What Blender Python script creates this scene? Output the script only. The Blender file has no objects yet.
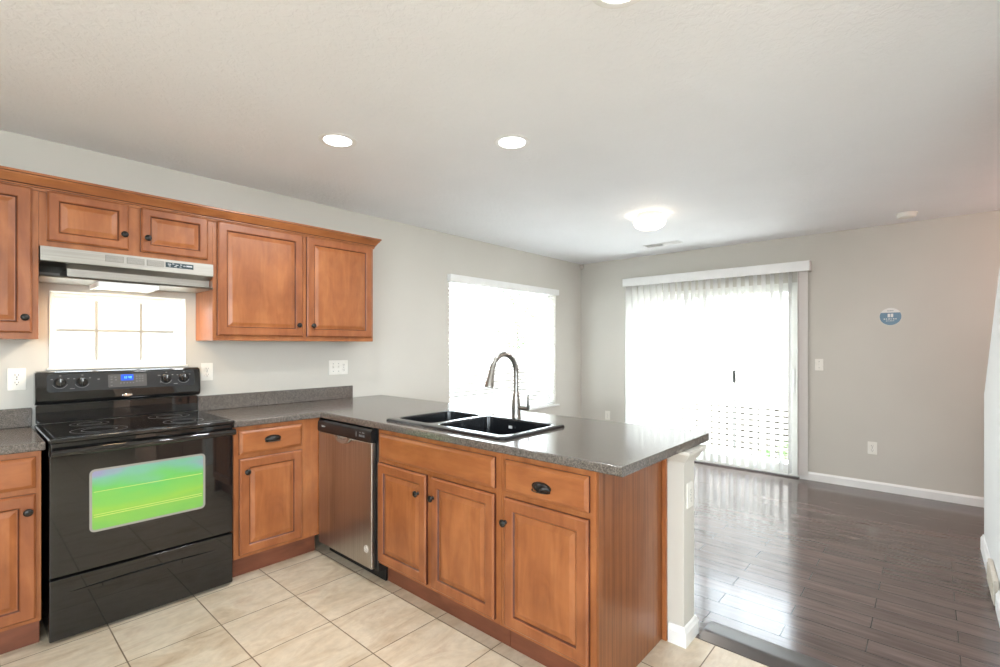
import bpy, bmesh, math, random
from mathutils import Vector, Matrix

# ------------------------------------------------------------------ camera, world, exposure
SC = bpy.context.scene
COL = SC.collection
H = 2.446                       # ceiling height
cam_d = bpy.data.cameras.new('camera')
cam = bpy.data.objects.new('camera', cam_d)
COL.objects.link(cam)
cam.location = (-0.268, -3.556, 1.3396)
cam.rotation_euler = (math.radians(90), 0, math.radians(-48.3274))
cam_d.sensor_width = 36
cam_d.lens = 36 * 483.18 / 1000
cam_d.shift_y = 0.0122
cam_d.clip_start = 0.02
SC.camera = cam

SC.view_settings.view_transform = 'Standard'
SC.view_settings.look = 'None'
SC.view_settings.gamma = 1
SC.view_settings.use_curve_mapping = False
SC.view_settings.exposure = 0.0

SKY = 20.0
world = bpy.data.worlds.new('world')
SC.world = world
world.use_nodes = True
bg = world.node_tree.nodes['Background']
bg.inputs['Color'].default_value = (0.81, 0.92, 1.0, 1)
bg.inputs['Strength'].default_value = SKY


def portal(name, loc, rot, sx, sy):
    d = bpy.data.lights.new(name, 'AREA')
    d.shape = 'RECTANGLE'
    d.size, d.size_y = sx, sy
    d.cycles.is_portal = True
    o = bpy.data.objects.new(name, d)
    o.location = loc
    o.rotation_euler = rot
    COL.objects.link(o)


R90 = math.radians(90)
portal('window_daylight', (0.38, 0.16, 1.42), (-R90, 0, 0), 0.64, 0.42)
portal('dining_window_daylight', (3.88, 0.16, 1.32), (-R90, 0, 0), 1.82, 1.44)
portal('patio_daylight', (5.55, -1.635, 0.99), (0, R90, 0), 1.98, 1.87)
portal('added_front_fill', (-1.45, -6.16, 1.625), (R90, 0, 0), 1.9, 1.45)  # added opening behind the camera, gives fill light on the cabinets
portal('added_side_fill', (-2.76, -3.7, 1.625), (0, -R90, 0), 1.45, 1.1)  # added unseen opening, sized to brighten the kitchen side


def lamp(name, loc, energy, size, color, rot=(0, 0, 0), spread=math.pi):
    d = bpy.data.lights.new(name, 'AREA')
    d.shape = 'DISK'
    d.size = size
    d.energy = energy
    d.color = color
    d.spread = spread
    o = bpy.data.objects.new(name, d)
    o.location = loc
    o.rotation_euler = rot
    COL.objects.link(o)
    return o


# ------------------------------------------------------------------ materials
def hexc(r, g, b):
    f = lambda c: (c / 255 / 12.92) if c / 255 <= 0.04045 else ((c / 255 + 0.055) / 1.055) ** 2.4
    return (f(r), f(g), f(b), 1)


class NT:
    def __init__(s, name):
        s.m = bpy.data.materials.new(name)
        s.m.use_nodes = True
        s.t = s.m.node_tree
        s.b = s.t.nodes['Principled BSDF']
        s.out = s.t.nodes['Material Output']

    def n(s, typ, **kw):
        nd = s.t.nodes.new(typ)
        for k, v in kw.items():
            setattr(nd, k, v)
        return nd

    def l(s, a, b):
        s.t.links.new(a, b)

    def set(s, **kw):
        for k, v in kw.items():
            s.b.inputs[k.replace('_', ' ')].default_value = v
        return s

    def coord(s, kind='Object', scale=(1, 1, 1), loc=(0, 0, 0), rot=(0, 0, 0)):
        tc = s.n('ShaderNodeTexCoord')
        mp = s.n('ShaderNodeMapping')
        mp.inputs['Scale'].default_value = scale
        mp.inputs['Location'].default_value = loc
        mp.inputs['Rotation'].default_value = rot
        s.l(tc.outputs[kind], mp.inputs['Vector'])
        return mp.outputs['Vector']

    def noise(s, vec, scale=5, detail=3, rough=0.5, dist=0.0):
        nd = s.n('ShaderNodeTexNoise')
        nd.inputs['Scale'].default_value = scale
        nd.inputs['Detail'].default_value = detail
        nd.inputs['Roughness'].default_value = rough
        nd.inputs['Distortion'].default_value = dist
        s.l(vec, nd.inputs['Vector'])
        return nd.outputs['Fac']

    def ramp(s, fac, stops, interp='LINEAR'):
        r = s.n('ShaderNodeValToRGB')
        r.color_ramp.interpolation = interp
        e = r.color_ramp.elements
        while len(e) < len(stops):
            e.new(0.5)
        for i, (p, c) in enumerate(stops):
            e[i].position = p
            e[i].color = c if len(c) == 4 else (*c, 1)
        s.l(fac, r.inputs['Fac'])
        return r.outputs['Color']

    def mix(s, fac, a, b, mode='MIX'):
        m = s.n('ShaderNodeMix', data_type='RGBA', blend_type=mode)
        for sock, v in ((m.inputs[0], fac), (m.inputs[6], a), (m.inputs[7], b)):
            if hasattr(v, 'is_output'):
                s.l(v, sock)
            else:
                sock.default_value = v
        return m.outputs[2]

    def bump(s, fac, strength=0.2, dist=0.01):
        b = s.n('ShaderNodeBump')
        b.inputs['Strength'].default_value = strength
        b.inputs['Distance'].default_value = dist
        s.l(fac, b.inputs['Height'])
        s.l(b.outputs['Normal'], s.b.inputs['Normal'])


def plain(name, col, rough=0.5, metal=0.0, **kw):
    t = NT(name)
    t.set(Base_Color=col, Roughness=rough, Metallic=metal, **kw)
    return t.m


def speck(name, col, col2, scale, rough=0.5, bump=0.0, bscale=None, metal=0.0, **kw):
    """two close tones mixed by noise, optional fine bump"""
    t = NT(name)
    v = t.coord()
    f = t.noise(v, scale, 3)
    t.l(t.ramp(f, [(0.35, col), (0.65, col2)]), t.b.inputs['Base Color'])
    t.set(Roughness=rough, Metallic=metal, **kw)
    if bump:
        t.bump(t.noise(v, bscale or scale * 4, 2), bump, 0.004)
    return t.m


def wood(name, axis, c1, c2, c3, rough=0.38, stretch=1.3, cross=4.5):
    t = NT(name)
    k = 'xyz'.index(axis)
    sc = [cross] * 3
    sc[k] = stretch
    g = t.noise(t.coord(scale=sc), 2.6, 4, 0.55, 0.9)
    big = t.noise(t.coord(scale=(1.2, 1.2, 1.2)), 4.5, 3, 0.6)
    sc2 = [60, 60, 60]
    sc2[k] = 5
    fine = t.noise(t.coord(scale=sc2), 1.0, 3)
    base = t.ramp(g, [(0.3, c1), (0.5, c2), (0.72, c3)])
    col = t.mix(1.0, base, t.ramp(big, [(0.3, (0.86, 0.84, 0.82)), (0.68, (1.08, 1.08, 1.08))]), 'MULTIPLY')
    col = t.mix(1.0, col, t.ramp(fine, [(0.3, (0.93, 0.92, 0.91)), (0.6, (1.02, 1.02, 1.02))]), 'MULTIPLY')
    t.l(col, t.b.inputs['Base Color'])
    t.set(Roughness=rough)
    t.b.inputs['Coat Weight'].default_value = 0.1
    t.b.inputs['Coat Roughness'].default_value = 0.25
    return t.m


M = {}
WC = (hexc(144, 83, 44), hexc(160, 96, 53), hexc(172, 108, 63))
M['wood_v'] = wood('maple_vertical', 'z', *WC)
M['wood_frame'] = wood('maple_door_frame', 'z', hexc(134, 76, 42), hexc(150, 88, 50), hexc(162, 100, 60))
M['wood_h'] = wood('maple_horizontal', 'x', *WC)
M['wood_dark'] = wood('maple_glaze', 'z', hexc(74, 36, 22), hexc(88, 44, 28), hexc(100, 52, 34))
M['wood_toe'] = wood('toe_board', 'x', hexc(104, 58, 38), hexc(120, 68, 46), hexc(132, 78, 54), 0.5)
M['wood_end'] = wood('oak_end_panel', 'z', hexc(114, 65, 34), hexc(138, 84, 48), hexc(152, 97, 59), 0.33, 0.35, 22)
M['crown'] = wood('maple_crown', 'x', hexc(136, 78, 40), hexc(158, 96, 52), hexc(172, 110, 64))


def wall_mat(name, a, b, bump=0.06):
    t = NT(name)
    v = t.coord('Object')
    t.l(t.ramp(t.noise(v, 1.5, 2), [(0.3, a), (0.7, b)]), t.b.inputs['Base Color'])
    t.set(Roughness=0.85)
    t.bump(t.noise(v, 130, 3), bump, 0.004)
    return t.m


M['wall'] = wall_mat('wall_paint', hexc(206, 202, 193), hexc(210, 206, 197))
M['wall_b'] = wall_mat('stair_wall_paint', hexc(222, 222, 219), hexc(226, 226, 223))
tc = NT('knockdown_ceiling')
v = tc.coord('Object')
tc.l(tc.ramp(tc.noise(v, 2, 2), [(0.3, hexc(245, 246, 248)), (0.7, hexc(249, 250, 252))]), tc.b.inputs['Base Color'])
tc.set(Roughness=0.62)
f1 = tc.noise(v, 34, 4, 0.55, 0.8)
tc.bump(tc.ramp(f1, [(0.42, (0, 0, 0)), (0.58, (1, 1, 1))]), 0.24, 0.005)
M['ceiling'] = tc.m
M['white'] = speck('white_paint', hexc(238, 238, 236), hexc(243, 243, 241), 6, 0.4)
M['vinyl'] = speck('white_vinyl', hexc(232, 232, 226), hexc(238, 238, 233), 6, 0.35)
M['muntin'] = plain('grey_muntin', hexc(140, 141, 138), 0.4)
M['plate'] = speck('switch_plate', hexc(238, 235, 226), hexc(243, 240, 232), 20, 0.35)
M['plate_dark'] = plain('socket_slot', hexc(60, 56, 50), 0.5)
M['beige'] = speck('beige_metal', hexc(206, 198, 184), hexc(216, 208, 194), 60, 0.5)

# floor tile
t = NT('floor_tile')
v = t.coord('Object', loc=(-0.212 + 0.362 * 10, 0.652 + 0.3645 * 20, 0))
br = t.n('ShaderNodeTexBrick')
br.offset = 0.0
br.squash = 1.0
br.inputs['Scale'].default_value = 1
br.inputs['Mortar Size'].default_value = 0.0028
br.inputs['Mortar Smooth'].default_value = 0.2
br.inputs['Bias'].default_value = 0
br.inputs['Brick Width'].default_value = 0.362
br.inputs['Row Height'].default_value = 0.3645
br.inputs['Color1'].default_value = (0.15, 0.15, 0.15, 1)
br.inputs['Color2'].default_value = (0.85, 0.85, 0.85, 1)
t.l(v, br.inputs['Vector'])
# veins shift from tile to tile
off = t.n('ShaderNodeVectorMath', operation='ADD')
sep = t.n('ShaderNodeVectorMath', operation='SCALE')
t.l(br.outputs['Color'], sep.inputs[0])
sep.inputs['Scale'].default_value = 7.0
t.l(t.coord('Object', scale=(2.2, 6.0, 1), rot=(0, 0, 0.35)), off.inputs[0])
t.l(sep.outputs[0], off.inputs[1])
vein = t.noise(off.outputs[0], 1.3, 6, 0.62, 1.1)
mott = t.noise(t.coord('Object'), 22, 4, 0.6)
c = t.ramp(vein, [(0.25, hexc(182, 158, 130)), (0.42, hexc(204, 186, 160)), (0.58, hexc(217, 203, 181)), (0.8, hexc(190, 164, 136))])
c = t.mix(1.0, c, t.ramp(mott, [(0.3, (0.9, 0.9, 0.9)), (0.65, (1.03, 1.03, 1.03))]), 'MULTIPLY')
c = t.mix(br.outputs['Fac'], c, hexc(122, 104, 84))
t.l(c, t.b.inputs['Base Color'])
t.set(Roughness=0.33)
t.bump(t.ramp(br.outputs['Fac'], [(0, (1, 1, 1)), (1, (0, 0, 0))]), 0.4, 0.002)
M['tile'] = t.m

# dark hardwood planks, running along y
t = NT('dark_hardwood')
v = t.coord('Object', rot=(0, 0, math.radians(90)))
mp = t.n('ShaderNodeMapping')
mp.inputs['Location'].default_value = (2.73 + 0.615 * 12, -2.256 + 0.12 * 40, 0)
tcn = t.n('ShaderNodeTexCoord')
sx = t.n('ShaderNodeSeparateXYZ')
cx = t.n('ShaderNodeCombineXYZ')
t.l(tcn.outputs['Object'], sx.inputs[0])
t.l(sx.outputs['Y'], cx.inputs['X'])
t.l(sx.outputs['X'], cx.inputs['Y'])
t.l(cx.outputs[0], mp.inputs['Vector'])
br = t.n('ShaderNodeTexBrick')
br.offset = 0.5
br.offset_frequency = 2
br.inputs['Scale'].default_value = 1
br.inputs['Mortar Size'].default_value = 0.0021
br.inputs['Mortar Smooth'].default_value = 0.3
br.inputs['Brick Width'].default_value = 0.615
br.inputs['Row Height'].default_value = 0.12
br.inputs['Color1'].default_value = (0.0, 0.0, 0.0, 1)
br.inputs['Color2'].default_value = (1, 1, 1, 1)
t.l(mp.outputs[0], br.inputs['Vector'])
grain = t.noise(t.coord('Object', scale=(26, 2.0, 1)), 1.5, 5, 0.6, 0.4)
c = t.ramp(grain, [(0.3, hexc(82, 68, 65)), (0.5, hexc(96, 82, 78)), (0.72, hexc(110, 95, 91))])
c = t.mix(1.0, c, t.ramp(br.outputs['Color'], [(0, (0.82, 0.82, 0.82)), (1, (1.15, 1.13, 1.12))]), 'MULTIPLY')
c = t.mix(br.outputs['Fac'], c, hexc(22, 18, 16))
t.l(c, t.b.inputs['Base Color'])
t.l(t.ramp(grain, [(0.2, (0.12, 0.12, 0.12)), (0.8, (0.17, 0.17, 0.17))]), t.b.inputs['Roughness'])
hm = t.mix(br.outputs['Fac'], (0.8, 0.8, 0.8, 1), (0, 0, 0, 1))
t.b.inputs['Specular IOR Level'].default_value = 0.65
t.bump(hm, 0.3, 0.0012)
M['hardwood'] = t.m
M['tmold'] = plain('dark_reducer', hexc(74, 68, 66), 0.3)

# laminate worktop
t = NT('speckled_laminate')
v = t.coord('Object')
f1 = t.noise(v, 190, 3, 0.7)
f2 = t.noise(v, 60, 3, 0.6)
c = t.ramp(f1, [(0.36, hexc(58, 53, 50)), (0.5, hexc(98, 91, 85)), (0.66, hexc(142, 133, 124))])
c = t.mix(0.35, c, t.ramp(f2, [(0.35, hexc(70, 64, 60)), (0.65, hexc(116, 108, 101))]))
t.l(c, t.b.inputs['Base Color'])
t.set(Roughness=0.15)
t.b.inputs['Specular IOR Level'].default_value = 0.75
M['laminate'] = t.m

# stainless
t = NT('brushed_stainless')
f = t.noise(t.coord('Object', scale=(260, 260, 2)), 1, 2)
t.l(t.ramp(f, [(0.3, hexc(176, 172, 166)), (0.7, hexc(200, 196, 190))]), t.b.inputs['Base Color'])
t.set(Metallic=1.0, Roughness=0.3)
M['steel'] = t.m
t = NT('brushed_hood_steel')
f = t.noise(t.coord('Object', scale=(2, 260, 260)), 1, 2)
t.l(t.ramp(f, [(0.3, hexc(164, 161, 154)), (0.7, hexc(180, 177, 170))]), t.b.inputs['Base Color'])
t.set(Metallic=1.0, Roughness=0.34)
M['hood'] = t.m
M['nickel'] = speck('brushed_nickel', hexc(150, 148, 144), hexc(166, 164, 160), 90, 0.3, metal=1.0)
M['chrome'] = plain('polished_metal', hexc(226, 226, 226), 0.12, 1.0)
M['pewter'] = speck('dark_pewter', hexc(40, 39, 38), hexc(62, 60, 58), 120, 0.28, metal=0.8)
M['black'] = speck('black_enamel', hexc(20, 20, 20), hexc(23, 23, 23), 8, 0.035)
M['black'].node_tree.nodes['Principled BSDF'].inputs['Specular IOR Level'].default_value = 0.75
M['black_glass'] = plain('black_cooktop_glass', hexc(14, 14, 15), 0.06)
M['black_matt'] = speck('black_plastic', hexc(20, 20, 21), hexc(27, 27, 28), 50, 0.35)
M['panel_black'] = plain('console_black', hexc(44, 47, 50), 0.22)
M['sink'] = speck('black_sink', hexc(20, 22, 25), hexc(27, 29, 32), 200, 0.16)
M['ring'] = plain('burner_print', hexc(88, 88, 88), 0.3)
M['mark'] = plain('white_print', hexc(200, 202, 204), 0.5)
M['mark_dim'] = plain('grey_print', hexc(120, 122, 124), 0.5)
M['keypad'] = plain('keypad_film', hexc(78, 78, 78), 0.3)
M['badge'] = plain('badge_white', hexc(232, 226, 218), 0.4)
M['badge_ink'] = plain('badge_ink', hexc(168, 160, 152), 0.5)
M['oven_trim'] = plain('oven_window_border', hexc(150, 146, 138), 0.25)
M['vent_mesh'] = plain('vent_grille', hexc(140, 138, 132), 0.45, 0.5)

t = NT('coated_oven_glass')
tcn = t.n('ShaderNodeTexCoord')
nz = t.noise(t.coord('Object', scale=(2, 1, 5)), 1.6, 2)
sx = t.n('ShaderNodeSeparateXYZ')
t.l(tcn.outputs['Object'], sx.inputs[0])
ad = t.n('ShaderNodeMath', operation='MULTIPLY_ADD')
t.l(nz, ad.inputs[0])
ad.inputs[1].default_value = 0.28
t.l(sx.outputs['Z'], ad.inputs[2])
mr = t.n('ShaderNodeMapRange')
mr.inputs['From Min'].default_value = 0.56
mr.inputs['From Max'].default_value = 0.94
t.l(ad.outputs[0], mr.inputs['Value'])
c = t.ramp(mr.outputs[0], [(0.0, hexc(124, 146, 146)), (0.14, hexc(118, 178, 84)), (0.4, hexc(140, 188, 76)), (0.7, hexc(106, 184, 92)), (0.9, hexc(120, 176, 150)), (1.0, hexc(146, 146, 176))])
t.l(c, t.b.inputs['Base Color'])
t.set(Roughness=0.12)
M['oven_glass'] = t.m
M['rack'] = plain('oven_rack_wire', hexc(214, 214, 110), 0.3)


def emit(name, col, s):
    t = NT(name)
    t.set(Base_Color=col, Roughness=0.4)
    t.b.inputs['Emission Color'].default_value = col
    t.b.inputs['Emission Strength'].default_value = s
    return t.m


M['lens'] = emit('lit_lens', (1, 0.98, 0.95, 1), 9)
M['dome'] = emit('lit_dome_glass', (1, 0.90, 0.76, 1), 5.0)
M['hood_lens'] = emit('hood_lamp_lens', (1, 0.97, 0.9, 1), 0.8)
M['lcd'] = emit('blue_display', hexc(20, 70, 190), 0.5)
M['lcd_digit'] = emit('cyan_digits', hexc(120, 220, 255), 0.8)

t = NT('clear_glass')
tr = t.n('ShaderNodeBsdfTransparent')
gl = t.n('ShaderNodeBsdfGlossy')
gl.inputs['Roughness'].default_value = 0.02
mx = t.n('ShaderNodeMixShader')
mx.inputs[0].default_value = 0.045
t.l(tr.outputs[0], mx.inputs[1])
t.l(gl.outputs[0], mx.inputs[2])
t.l(mx.outputs[0], t.out.inputs['Surface'])
M['glass'] = t.m


def translucent(name, col, fac):
    t = NT(name)
    d = t.n('ShaderNodeBsdfDiffuse')
    tl = t.n('ShaderNodeBsdfTranslucent')
    d.inputs['Color'].default_value = col
    tl.inputs['Color'].default_value = col
    mx = t.n('ShaderNodeMixShader')
    mx.inputs[0].default_value = fac
    t.l(d.outputs[0], mx.inputs[1])
    t.l(tl.outputs[0], mx.inputs[2])
    t.l(mx.outputs[0], t.out.inputs['Surface'])
    return t.m


M['vane'] = translucent('vane_vinyl', hexc(242, 241, 238), 0.26)
M['slat'] = translucent('blind_slat', hexc(240, 240, 238), 0.25)
M['cord'] = plain('blind_cord', hexc(190, 194, 200), 0.7)
M['leaf'] = translucent('leaf_green', hexc(122, 148, 104), 0.3)
M['bark'] = speck('bark', hexc(82, 66, 52), hexc(104, 86, 70), 30, 0.9)
M['fence'] = speck('whitewashed_boards', hexc(146, 140, 132), hexc(160, 154, 146), 9, 0.8)
M['fence_back'] = speck('dark_gap_backing', hexc(60, 48, 36), hexc(74, 60, 46), 9, 0.9)  # dark tone that makes the gaps between fence boards look dark
M['siding'] = speck('house_siding', hexc(166, 163, 158), hexc(174, 171, 166), 3, 0.85)
M['stucco'] = speck('grey_stucco', hexc(116, 114, 110), hexc(124, 122, 118), 5, 0.9)
M['shingle'] = speck('roof_shingle', hexc(90, 86, 84), hexc(110, 106, 104), 14, 0.9)
M['ground'] = speck('gravel_ground', hexc(196, 190, 180), hexc(214, 208, 198), 25, 0.9)
M['concrete'] = speck('concrete', hexc(196, 194, 190), hexc(208, 206, 202), 12, 0.85)
M['carpet'] = speck('stair_carpet', hexc(190, 160, 140), hexc(202, 172, 152), 220, 0.95)
M['sign_blue'] = plain('sign_blue', hexc(104, 136, 158), 0.4)
M['sign_white'] = plain('sign_white', hexc(232, 230, 226), 0.4)
M['sign_grey'] = plain('sign_grey', hexc(150, 152, 156), 0.4)

# ------------------------------------------------------------------ mesh helpers
ORG = {}


def bm_new():
    return bmesh.new()


def box(bm, x0, x1, y0, y1, z0, z1, bev=0.0, mi=0, seg=2):
    x0, x1 = min(x0, x1), max(x0, x1)
    y0, y1 = min(y0, y1), max(y0, y1)
    z0, z1 = min(z0, z1), max(z0, z1)
    r = bmesh.ops.create_cube(bm, size=1, matrix=Matrix.Translation(((x0 + x1) / 2, (y0 + y1) / 2, (z0 + z1) / 2)) @ Matrix.Diagonal((x1 - x0, y1 - y0, z1 - z0, 1)))
    vs = r['verts']
    fs = {f for v in vs for f in v.link_faces}
    for f in fs:
        f.material_index = mi
    if bev > 0:
        es = list({e for v in vs for e in v.link_edges})
        bmesh.ops.bevel(bm, geom=es, offset=bev, segments=seg, profile=0.5, affect='EDGES', clamp_overlap=True)
    return bm


def prism(bm, pts, axis, a0, a1, mi=0):
    """pts in the two other axes, cyclic order x->(y,z), y->(x,z), z->(x,y)"""
    def P(p, a):
        return {'x': (a, p[0], p[1]), 'y': (p[0], a, p[1]), 'z': (p[0], p[1], a)}[axis]
    A = [bm.verts.new(P(p, a0)) for p in pts]
    B = [bm.verts.new(P(p, a1)) for p in pts]
    n = len(pts)
    fs = [bm.faces.new(A), bm.faces.new(B[::-1])]
    for i in range(n):
        fs.append(bm.faces.new((A[i], B[i], B[(i + 1) % n], A[(i + 1) % n])))
    for f in fs:
        f.material_index = mi
    return bm


def loops(bm, rings, mis=None, cap0=False, cap1=False, cyc=True):
    V = [[bm.verts.new(p) for p in r] for r in rings]
    n = len(V[0])
    for k in range(len(V) - 1):
        for i in range(n if cyc else n - 1):
            j = (i + 1) % n
            f = bm.faces.new((V[k][i], V[k][j], V[k + 1][j], V[k + 1][i]))
            if mis:
                f.material_index = mis[k]
    if cap0:
        f = bm.faces.new(V[0][::-1])
        if mis:
            f.material_index = mis[0]
    if cap1:
        f = bm.faces.new(V[-1])
        if mis:
            f.material_index = mis[-1]
    return V


def tube(bm, pts, rad, n=12, caps=True):
    pts = [Vector(p) for p in pts]
    if not hasattr(rad, '__len__'):
        rad = [rad] * len(pts)
    rings = []
    t0 = (pts[1] - pts[0]).normalized()
    up = Vector((0, 0, 1)) if abs(t0.z) < 0.9 else Vector((1, 0, 0))
    u = t0.cross(up).normalized()
    for i, p in enumerate(pts):
        if i == 0:
            t = pts[1] - pts[0]
        elif i == len(pts) - 1:
            t = pts[-1] - pts[-2]
        else:
            t = (pts[i + 1] - pts[i]).normalized() + (pts[i] - pts[i - 1]).normalized()
        t.normalize()
        u = (u - t * u.dot(t)).normalized()
        w = t.cross(u)
        rings.append([p + (u * math.cos(2 * math.pi * k / n) + w * math.sin(2 * math.pi * k / n)) * rad[i] for k in range(n)])
    loops(bm, rings, None, caps, caps)
    return bm


def lathe(bm, prof, c=(0, 0, 0), axis='z', n=24, sgn=1, cap=True):
    """prof: list of (radius, height along axis*sgn)"""
    rings = []
    for r, h in prof:
        ring = []
        for k in range(n):
            a = 2 * math.pi * k / n
            p, q, s = r * math.cos(a), r * math.sin(a), h * sgn
            d = {'z': (p, q, s), 'y': (p, s, q), 'x': (s, p, q)}[axis]
            ring.append((c[0] + d[0], c[1] + d[1], c[2] + d[2]))
        rings.append(ring)
    loops(bm, rings, None, cap, cap)
    return bm


def rrect(x0, x1, y0, y1, r, n=5):
    out = []
    for (cx, cy, a0) in ((x1 - r, y1 - r, 0), (x0 + r, y1 - r, 90), (x0 + r, y0 + r, 180), (x1 - r, y0 + r, 270)):
        for k in range(n + 1):
            a = math.radians(a0 + 90 * k / n)
            out.append((cx + r * math.cos(a), cy + r * math.sin(a)))
    return out


def slab(us, vs, keep, t, fmap):
    """plate made of grid cells (holes where keep is False), thickness t along w; fmap(u,v,w)->xyz"""
    bm = bm_new()
    V = {}

    def vert(i, j, k):
        if (i, j, k) not in V:
            V[(i, j, k)] = bm.verts.new(fmap(us[i], vs[j], t * k))
        return V[(i, j, k)]
    nu, nv = len(us) - 1, len(vs) - 1
    K = lambda i, j: 0 <= i < nu and 0 <= j < nv and keep((us[i] + us[i + 1]) / 2, (vs[j] + vs[j + 1]) / 2)
    for i in range(nu):
        for j in range(nv):
            if not K(i, j):
                continue
            bm.faces.new([vert(i, j, 0), vert(i + 1, j, 0), vert(i + 1, j + 1, 0), vert(i, j + 1, 0)])
            bm.faces.new([vert(i, j, 1), vert(i, j + 1, 1), vert(i + 1, j + 1, 1), vert(i + 1, j, 1)])
            for (di, dj, a, b) in ((-1, 0, (i, j), (i, j + 1)), (1, 0, (i + 1, j), (i + 1, j + 1)), (0, -1, (i, j), (i + 1, j)), (0, 1, (i, j + 1), (i + 1, j + 1))):
                if not K(i + di, j + dj):
                    bm.faces.new([vert(*a, 0), vert(*b, 0), vert(*b, 1), vert(*a, 1)])
    return bm


def link(name, bm, mats, parent=None, world=True, smooth=35, loc=None):
    """one mesh object; world: bmesh is in world coordinates of an unrotated thing"""
    if not isinstance(mats, (list, tuple)):
        mats = [mats]
    base = ORG[parent.name] if parent else Vector(loc or (0, 0, 0))
    if world:
        bmesh.ops.translate(bm, verts=bm.verts, vec=-base)
    bmesh.ops.recalc_face_normals(bm, faces=bm.faces)
    me = bpy.data.meshes.new(name)
    bm.to_mesh(me)
    bm.free()
    for m in mats:
        me.materials.append(M[m] if isinstance(m, str) else m)
    if smooth:
        me.shade_smooth()
        me.set_sharp_from_angle(angle=math.radians(smooth))
    o = bpy.data.objects.new(name, me)
    COL.objects.link(o)
    if smooth:
        wn = o.modifiers.new('weighted_normals', 'WEIGHTED_NORMAL')
        wn.keep_sharp = True
    if parent:
        o.parent = parent
    else:
        o.location = base
    ORG[o.name] = base
    return o


def tag(o, label, cat, group=None, kind=None):
    o['label'] = label
    o['category'] = cat
    if group:
        o['group'] = group
    if kind:
        o['kind'] = kind
    return o


def thing(name, label, cat, loc, rz=0, group=None):
    o = bpy.data.objects.new(name, None)
    o.empty_display_size = 0.1
    COL.objects.link(o)
    o.location = loc
    o.rotation_euler = (0, 0, rz)
    ORG[o.name] = Vector(loc) if rz == 0 else Vector((0, 0, 0))
    return tag(o, label, cat, group)


def struct(name, bm, mats, parent=None, smooth=35):
    o = link(name, bm, mats, parent, smooth=smooth)
    if not parent:
        o['kind'] = 'structure'
    return o


def copy_tree(o, loc, label=None, rz=None):
    c = o.copy()
    COL.objects.link(c)
    c.location = loc
    if rz is not None:
        c.rotation_euler = (0, 0, rz)
    if label:
        c['label'] = label
    ORG[c.name] = Vector(loc)

    def rec(src, dst):
        for ch in list(src.children):
            d = ch.copy()
            COL.objects.link(d)
            d.parent = dst
            rec(ch, d)
    rec(o, c)
    return c


# ------------------------------------------------------------------ room shell
XB, X0, YF = 5.39, -2.6, -6.0
YS = -3.82                       # stair guard wall face
# kitchen wall (y = 0)
W1 = (0.062, 0.703, 1.212, 1.640)      # window over the range
W2 = (2.975, 4.79, 0.60, 2.03)         # dining window


def inr(u, v, r):
    return r[0] < u < r[1] and r[2] < v < r[3]


struct('wall_left', slab(sorted([X0 - .15, XB + .15, W1[0], W1[1], W2[0], W2[1]]), sorted([-.02, H, W1[2], W1[3], W2[2], W2[3]]),
                         lambda u, v: not inr(u, v, W1) and not inr(u, v, W2), 0.15, lambda u, v, w: (u, w, v)), 'wall', smooth=0)
DR = (-2.57, -0.70, -1, 1.985)
struct('wall_back', slab([YF - .15, DR[0], DR[1], 0.0], [-.02, 1.985, H], lambda u, v: not inr(u, v, DR), 0.15, lambda u, v, w: (XB + w, u, v)), 'wall', smooth=0)
W3 = (-2.2, 0.3, 0.5, 2.2)
struct('wall_front', slab([X0 - .15, -2.4, -0.5, XB], [-.02, 0.9, 2.35, H], lambda u, v: not (-2.4 < u < -0.5 and .9 < v < 2.35), -0.15, lambda u, v, w: (u, YF + w, v)), 'wall', smooth=0)  # hole in this unseen wall is added to let fill light in
struct('wall_side', slab([YF, -4.25, -3.15, 0.0], [-.02, 0.9, 2.35, H], lambda u, v: not (-4.25 < u < -3.15 and .9 < v < 2.35), -0.15, lambda u, v, w: (X0 + w, u, v)), 'wall', smooth=0)  # hole added here too, placed high to light the upper walls
# stair guard wall with raked top
bm = bm_new()
prism(bm, [(4.20, 0.0), (4.20, 1.02), (2.33, H - .001), (1.6, H - .001), (1.6, 0.0)], 'y', YS, YS - 0.115)
struct('wall_right', bm, 'wall_b', smooth=0)
# floors
struct('floor', box(bm_new(), X0 - .15, 1.985, YF - .15, 0.1, -0.05, 0), 'tile', smooth=0)
struct('floor_dining', box(bm_new(), 1.985, XB + .2, YF - .15, 0.1, -0.05, -0.0005), 'hardwood', smooth=0)
struct('ceiling', box(bm_new(), X0 - .15, XB + .15, YF - .15, 0.15, H, H + 0.1), 'ceiling', smooth=0)
bm = bm_new()
prism(bm, [(1.984, 0.0), (1.986, 0.003), (2.035, 0.0145), (2.045, 0.0165), (2.054, 0.0172), (2.064, 0.0168), (2.14, 0.012), (2.168, 0.004), (2.171, 0.0)], 'y', -2.765, -5.9)
struct('trim_1', bm, 'tmold')
# stairs behind the guard wall
bm = bm_new()
for k in range(12):
    xx = 4.15 - 0.25 * k
    box(bm, xx - 0.25, xx, YS - 0.118, YS - 1.05, 0, 0.19 * (k + 1), 0.012)
struct('stairs', bm, 'carpet')

# baseboards
BBP = lambda h, t: [(0, 0), (t, 0), (t, h * .78), (t * .55, h * .9), (t * .35, h), (0, h)]


def baseboard(name, p0, p1, nrm, h=0.082, t=0.013):
    bm = bm_new()
    r = [[(p[0] + nrm[0] * d, p[1] + nrm[1] * d, z) for d, z in BBP(h, t)] for p in (p0, p1)]
    loops(bm, r, None, True, True)
    return struct(name, bm, 'white', smooth=20)


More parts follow.
